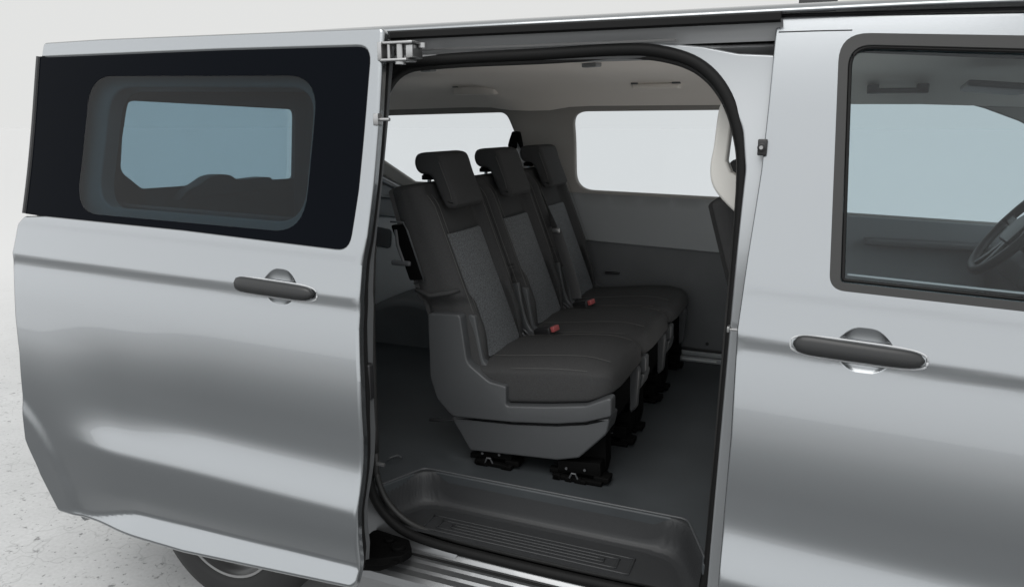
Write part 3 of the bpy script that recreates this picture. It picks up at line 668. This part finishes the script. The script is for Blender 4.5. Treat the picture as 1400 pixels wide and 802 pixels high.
panel('front_wing', PAINT, [(1.13, .35), (1.13, .38)] and [(1.85, .34)] + farch[0:] + [(1.115, .36), (1.155, .9), (1.135, 1.30), (1.42, 1.20), (1.65, 1.13), (1.80, .98), (1.86, .7)], side(.01), du=.06, dv=.04, T=.03, r=.005, parent=van)
panel('far_outer_side', PAINT, [(-2.7, .36), (1.75, .36), (1.75, 1.10), (1.42, 1.22), (.9, 1.24), (-.1, 1.27), (-2.7, 1.33)], lambda u, v: (u, 1.90, v), du=.5, dv=.2, T=.01, r=.003, back=True, parent=van)
mb = MB(); mb.box((-2.40, .18, .26), (1.7, 1.85, .40), .02); mb.box((-2.50, .5, .40), (1.2, 1.85, .52)); mb.build('underbody', MECH, van)
mb = MB(); mb.prism(rnd([(-2.42, .33), (-2.56, .36), (-2.58, .62), (-2.48, .66), (-2.42, .6)], .03), .28, 1.68, .03); mb.build('rear_bumper', BLACK, van)

# ---- wheels
def wheel(x, y, sgn):
    w = empty('wheel', (x, y, .335)); w.parent = van; w.location = Vector((x, y, .335)) - van.location
    mb = MB(); prof = [(.02, .205), (.005, .215), (.0, .235), (.004, .275), (.018, .312), (.045, .331), (.09, .335), (.15, .335), (.195, .331), (.22, .31), (.23, .24), (.21, .205)]
    mb.lathe((x, y, .335), (0, sgn, 0), prof, 72); mb.build('tyre', TYRE, w, sharp=180)
    mb = MB(); mb.lathe((x, y, .335), (0, sgn, 0), [(.018, .212), (.010, .208), (.012, .200), (.024, .196), (.05, .190), (.06, .175), (.055, .168), (.045, .10), (.035, .06), (.04, .03), (.04, .001)], 64); mb.build('rim', ZINC, w, sharp=50)
    return w
wheel(-1.80, .075, 1); wheel(1.45, .075, 1); wheel(-1.80, 1.84, -1); wheel(1.45, 1.84, -1)

# ---- belt reel and strap on the far pillar
mb = MB(); mb.tube([(-1.40, 1.72, 1.545), (-1.30, 1.58, 1.47), (-1.16, 1.42, 1.33), (-1.05, 1.30, 1.215)], 0, 8, flat=(.040, .003), up=(.3, 1, .3)); mb.tube([(-1.05, 1.30, 1.215), (-1.015, 1.285, 1.14), (-.985, 1.285, 1.06), (-.955, 1.29, .965), (-.95, 1.29, .93)], 0, 8, flat=(.050, .003), up=(.25, 1, 0))
sb = mb.build('seat_belt', BELT, van, sharp=60)
mb = MB(); mb.prism(rnd([(-1.45, 1.54), (-1.375, 1.53), (-1.38, 1.56), (-1.392, 1.615), (-1.425, 1.615), (-1.44, 1.575)], .012), 1.715, 1.75, .006); mb.build('belt_guide', MECH, sb)
mb = MB(); mb.box((-1.06, 1.275, 1.205), (-1.025, 1.285, 1.225), .004); mb.build('belt_tongue', ZINC, sb)

# ------------------------------------------------------------------ seats
def make_seat():
    root = empty('seat', (-.85, .605, HT), 'x', 'seat')
    Y0 = .38; YC = .605
    # ---------- backrest
    def rr(t): return Vector((-1.125, .86)).lerp(Vector((-1.303, 1.452)), t)
    def rf(t): return Vector((-.975, .86)).lerp(Vector((-1.216, 1.468)), t)
    def section(t, shrink=0., w=None, lift=0.):
        a, b = rr(t), rf(t); d = (b - a); Tn = d.length; d.normalize(); up = Vector((-d.y, d.x))
        w = w if w is not None else .222
        bo = .030 * sstep(.02, .25, t) * sstep(1.0, .84, t) + .004
        ctl = [(-w + .03, .0), (-w + .006, .012), (-w, .04), (-w + .001, Tn * .6), (-w + .006, Tn - .015 + bo * .4), (-w + .03, Tn + bo), (-w + .058, Tn + bo * .9), (-.142, Tn + .006), (-.128, Tn), (-.09, Tn + .002), (0, Tn + .004)]
        ctl = ctl + [(-y, q) for y, q in ctl[:-1][::-1]]
        P = spline([Vector(c) for c in ctl], 3, True); out = []
        cy, cq = 0, Tn / 2
        for p in P:
            y = p.x - cy; q = p.y - cq
            y = y * (1 - shrink / w); q = q * (1 - shrink / (Tn / 2 + .02))
            pt = a + d * (q + cq) + up * lift; out.append(Vector((pt.x, YC + y, pt.y)))
        return out
    def wid(t):
        z = .86 + t * .615
        return .192 + .024 * sstep(1.085, 1.125, z) - .004 * sstep(1.38, 1.5, z)
    mb = MB(); rings = []
    for k in range(4): s_ = math.sin(math.pi / 2 * k / 4); rings.append(section(0, .045 * (1 - s_), wid(0), -.02 * (1 - k / 4)))
    N_ = 52
    for i in range(N_ + 1): rings.append(section(i / N_ * .97, 0, wid(i / N_ * .97)))
    for k in range(1, 8):
        a = math.pi / 2 * k / 7; rings.append(section(.97, .042 * (1 - math.cos(a)), wid(.97), .016 * math.sin(a)))
    mb.loft(rings); bk = mb.build('backrest', FAB, root, sharp=60)
    # woven centre panel
    def fpt(t, y, off):
        a, b = rr(t), rf(t); d = (b - a).normalized(); p = b + d * off; return Vector((p.x, YC + y, p.y))
    ins = rnd([(-.127, .075), (.127, .075), (.127, .715), (-.127, .715)], .015, 4)
    panel('back_insert', INS, ins, lambda u, v: tuple(fpt(v, u, .008 + .010 * math.cos(u / .13 * 1.3) * sstep(-.1, .3, v))), du=.02, dv=.03, T=.02, r=.004, parent=bk, step=.02)
    mb = MB()
    for y, q in ((-.160, .024), (-.194, .028), (.160, .024), (.194, .028)):
        mb.tube([fpt(t, y * (1 if t < .9 else 1), (q + .012) * sstep(.02, .25, t) * sstep(1.04, .86, t) + .003) for t in [.33 + .6 * k / 20 for k in range(21)]], .0006, 5)
    mb.each('stitching', SEAM, bk, sharp=180)
    # ---------- headrest: pad hanging in front, top rolled to the rear
    hpf = spline([Vector(p) for p in [(-1.266, 1.530), (-1.254, 1.553), (-1.215, 1.560), (-1.180, 1.557), (-1.163, 1.542), (-1.145, 1.490), (-1.110, 1.408), (-1.112, 1.388), (-1.130, 1.378), (-1.152, 1.382),
                                              (-1.172, 1.415), (-1.195, 1.465), (-1.212, 1.484), (-1.245, 1.490), (-1.261, 1.505)]], 4, True)
    mb = MB(); mb.prism([tuple(p) for p in hpf], YC - .108, YC + .103, .016, 6)
    hr = mb.build('headrest', FAB, root, sharp=60)
    mb = MB()
    for y in (-.052, .052): mb.tube([(-1.242, YC + y, 1.44), (-1.232, YC + y, 1.51)], .0065, 10)
    mb.each('headrest_post', ZINC, hr)
    mb = MB()
    for y in (-.052, .052): mb.lathe((-1.242, YC + y, 1.468), (0, 0, 1), [(0, .022), (.012, .022), (.018, .016), (.018, .004)], 16)
    mb.each('post_sleeve', MECH, hr)
    mb = MB()
    hs = [(-1.172, 1.53), (-1.155, 1.49), (-1.135, 1.44), (-1.127, 1.41)]
    for e_ in (-1, 1): mb.tube([(x, YC - .0025 + e_ * .1058, z) for x, z in hs], .0009, 5)
    mb.each('stitching', SEAM, hr, sharp=180)
    # ---------- cushion
    mb = MB(); rings = []
    def cs(x, w, zb, zt, sh=0.):
        out = []; n = 56; cz = (zb + zt) / 2; h = (zt - zb) / 2
        for k in range(n):
            t = 2 * math.pi * k / n; c_, s2 = math.cos(t), math.sin(t)
            y = w * sgnp(c_, .20); z = cz + h * sgnp(s2, .24)
            u = y / w
            if s2 > 0: z += (.022 * (1 - u * u) + .0 * abs(u)) * (1 if abs(c_) < .98 else .3) - .010 * math.exp(-((abs(y) - .12) / .012) ** 2)
            y = y * (1 - sh); z = cz + (z - cz) * (1 - sh * 1.4)
            out.append(Vector((x, YC + .015 + y, z)))
        return out
    X0, X1 = -1.06, -.545
    for i in range(41):
        f = i / 40; x = X0 + (X1 - X0) * f
        e_ = max(0, (x - (X1 - .11)) / .11); w = .218 - .075 * (1 - math.sqrt(max(0, 1 - e_ ** 2.4)))
        e2 = max(0, (x - (X1 - .045)) / .045); vr = 1 - math.sqrt(max(0, 1 - e2 ** 2.2))
        zb = float(np.interp(x, [-1.05, -.88, -.756, -.627, -.546], [.775, .777, .793, .815, .850])) + .010 * vr; zt = .885 + .038 * sstep(-1.05, -.62, x) - .05 * vr - .012 * sstep(-.66, -.55, x)
        rings.append(cs(x, w, zb, zt))
    mb.loft(rings); cu = mb.build('cushion', FAB, root, sharp=60)
    mb = MB()
    mb.tube([(x, YC - .2035 + .0015, .894 + .032 * sstep(-1.05, -.62, x) - .004) for x in [-.88 + .25 * k / 10 for k in range(11)]], .0006, 5)
    for yy in (-.118, .148): mb.tube([(x, YC + yy, .8905 + .038 * sstep(-1.05, -.62, x) + .0145 - .012 * sstep(-.66, -.55, x)) for x in [-.98 + .40 * k / 14 for k in range(15)]], .0006, 5)
    mb.each('stitching', SEAM, cu, sharp=180)
    # ---------- outer side shell and lower box
    sh = rnd([(-1.162, 1.055), (-1.045, 1.062), (-1.022, .905), (-.945, .852), (-.887, .845), (-.887, .780), (-.756, .797), (-.627, .819), (-.546, .859), (-.545, .797), (-.625, .766), (-.719, .746), (-.866, .728), (-1.08, .715), (-1.135, .77), (-1.158, .84)],
             [.016, .016, .05, .05, .010, .010, .1, .05, .012, .012, .05, .1, .1, .05, .05, .05], 7)
    mb = MB(); mb.prism([tuple(p) for p in sh], Y0, Y0 + .05, .006, 4); sl = mb.build('side_shell', GREYP, root, sharp=50)
    bxp = rnd([(-1.09, .712), (-.866, .724), (-.719, .742), (-.625, .762), (-.550, .792), (-.560, .735), (-.646, .642), (-.717, .622), (-1.02, .602), (-1.05, .65)], [.01, .1, .1, .05, .012, .04, .02, .05, .02, .05], 6)
    mb = MB(); mb.prism([tuple(p) for p in bxp], Y0 + .010, Y0 + .11, .007, 4); mb.build('lower_cover', GREYP, sl, sharp=50)
    ip = rnd([(-1.04, 1.055), (-1.015, 1.05), (-.985, .90), (-.93, .855), (-.895, .845), (-.90, .78), (-1.05, .78)], [.01, .01, .04, .04, 0, 0, 0], 6)
    mb = MB(); mb.prism([tuple(p) for p in ip], Y0 + .045, Y0 + .075, .006, 4); mb.build('inner_shell', GREYP, sl, sharp=50)
    # inner side shell and front stub
    ip2 = rnd([(-1.08, .84), (-.60, .86), (-.555, .82), (-.56, .68), (-.60, .64), (-.66, .70), (-.74, .75), (-1.06, .74)], .02, 6)
    mb = MB(); mb.prism([tuple(p) for p in ip2], Y0 + .395, Y0 + .435, .010, 4); mb.build('inner_side_shell', GREYP, root, sharp=50)
    # ---------- recliner recess and lever on the outer side
    mb = MB(); rc = rnd([(-1.287, 1.335), (-1.238, 1.335), (-1.175, 1.165), (-1.222, 1.158)], .008, 4)
    mb.prism([tuple(p) for p in rc], Y0 - .003, Y0 + .03, .003, 3); rec = mb.build('recliner_recess', MECH, bk)
    mb = MB(); mb.tube([(-1.285, Y0 - .004, 1.345), (-1.238, Y0 - .005, 1.345), (-1.225, Y0 - .005, 1.32), (-1.166, Y0 - .005, 1.16), (-1.205, Y0 - .004, 1.150)], .0035, 6); mb.build('recess_edge', GREYP, rec, sharp=180)
    mb = MB(); mb.box((-1.285, Y0 - .012, 1.205), (-1.215, Y0 + .01, 1.222), .006).tube([(-1.268, Y0 - .002, 1.32), (-1.262, Y0 - .004, 1.27), (-1.243, Y0 - .004, 1.22)], .006, 6); mb.build('recliner_lever', DASH, rec)
    mb = MB(); mb.tube([(-1.205, Y0 - .002 + .01, 1.128), (-1.15, Y0 + .004, 1.112), (-1.085, Y0 + .008, 1.128), (-1.06, Y0 + .03, 1.135)], .008, 8); mb.build('cover_hem', FAB, bk, sharp=180)
    # ---------- buckle, stalk and belt anchor beside the cushion
    mb = MB(); mb.tube(spline([Vector(p) for p in [(-1.045, .842, 1.075), (-1.035, .838, 1.03), (-1.015, .834, .95), (-.985, .828, .90), (-.95, .822, .885)]], 5), 0, 10, flat=(.030, .014), up=(0, 1, 0)); bs = mb.build('belt_stalk', GREYP, root, sharp=180)
    mb = MB(); mb.box((-.955, .795, .896), (-.883, .835, .926), .005, rot=Matrix.Rotation(-.28, 3, 'Y') @ Matrix.Rotation(-.25, 3, 'Z')); bc = mb.build('belt_buckle', BLACK, root)
    mb = MB(); mb.box((-.888, .796, .916), (-.870, .832, .936), .003, rot=Matrix.Rotation(-.28, 3, 'Y') @ Matrix.Rotation(-.25, 3, 'Z')); mb.build('release_button', RED, bc)
    mb = MB(); mb.tube([(-1.02, .79, .925), (-.985, .79, .912), (-.965, .79, .895)], .004, 6).tube([(-1.02, .765, .922), (-.985, .765, .908), (-.97, .765, .893)], .004, 6); mb.each('anchor_loop', GREYP, root, sharp=180)
    mb = MB(); mb.tube([(-1.02, .455, .905), (-.985, .452, .875), (-.955, .45, .862)], 0, 8, flat=(.028, .012), up=(0, 1, 0)); mb.build('anchor_strap', BLACK, root, sharp=180)
    # ---------- legs: black floor fixings
    rnd_ = random.Random(7)
    for (cx_, cy_) in ((-.655, .455), (-.655, .775), (-.945, .455), (-.945, .775)):
        front_ = cx_ > -.8; mb = MB()
        hw = .072 if front_ else .062
        mb.prism([(cx_ - hw, HT + .012), (cx_ + hw, HT + .012), (cx_ + hw * 1.1, HT + .05), (cx_ + hw, HT + .20), (cx_ - hw, HT + .20)], cy_ - .00, cy_ + .06, .003, 2)
        mb.prism([(cx_ - hw * .95, HT + .010), (cx_ + hw, HT + .010), (cx_ + hw * 1.05, HT + .045), (cx_ + hw, HT + .072), (cx_ - hw * .9, HT + .060)], cy_ - .045, cy_ + .03, .003, 2)
        mb.box((cx_ - hw - .022, cy_ - .045, HT + .012), (cx_ + hw, cy_ - .02, HT + .030), .003).box((cx_ - hw, cy_ - .06, HT + .001), (cx_ + hw + .01, cy_ + .03, HT + .016), .003)
        for j in range(5):
            a = rnd_.uniform(-hw, hw); mb.box((cx_ + a - .01, cy_ - .066, HT + .002), (cx_ + a + .012, cy_ - .05, HT + .014 + .012 * rnd_.random()), .002)
        mb.box((cx_ + hw - .02, cy_ - .05, HT + .01), (cx_ + hw + .03, cy_ - .0, HT + .028), .004)
        lg = mb.build('leg', MECH, root)
        mb = MB(); mb.tube([(cx_ - .02, cy_ - .064, HT + .016), (cx_ - .012, cy_ - .068, HT + .034), (cx_, cy_ - .068, HT + .034), (cx_ + .006, cy_ - .064, HT + .016)], .003, 6)
        mb.cyl((cx_ - .035, cy_ - .052, HT + .04), (0, -1, 0), .004, .003).cyl((cx_ + .025, cy_ - .052, HT + .045), (0, -1, 0), .004, .003); mb.each('fixing_bolt', DASH, lg)
    mb = MB(); mb.box((-1.04, .47, .70), (-.585, .80, .80), .01).tube([(-.62, .52, .70), (-.60, .60, .66), (-.62, .70, .69), (-.60, .79, .67)], .007, 6); mb.build('seat_frame', MECH, root)
    mb = MB(); mb.tube([(-1.11, .50, .66), (-1.18, .52, .635), (-1.24, .53, .625)], 0, 8, flat=(.022, .01)); mb.build('release_bar', GREYP, root, sharp=180)
    return root
s1 = make_seat()
def copy_tree(o, parent=None, skip=None):
    c = o.copy(); COL.objects.link(c)
    if parent: c.parent = parent
    for ch in list(o.children):
        if not skip or not ch.name.startswith(skip): copy_tree(ch, c, skip)
    return c
GRP = 'rear bench seats side by side in the van'
s1['label'] = 'dark fabric seat nearest the open door, with its full grey plastic side shell showing'; s1['group'] = GRP
s2 = copy_tree(s1); s2.location.y += .455; s2['label'] = 'middle one of the three dark fabric seats, between the door seat and the far seat'
s3 = copy_tree(s1, skip=('belt', 'release_button')); s3.location.y += .915; s3['label'] = 'dark fabric seat farthest from the open door, beside the far side wall and its window'
sf = copy_tree(s1, skip=('recliner', 'belt', 'release')); sf.location += Vector((1.0, -.02, 0)); sf['label'] = 'front passenger seat mostly hidden behind the door pillar'; del sf['group']
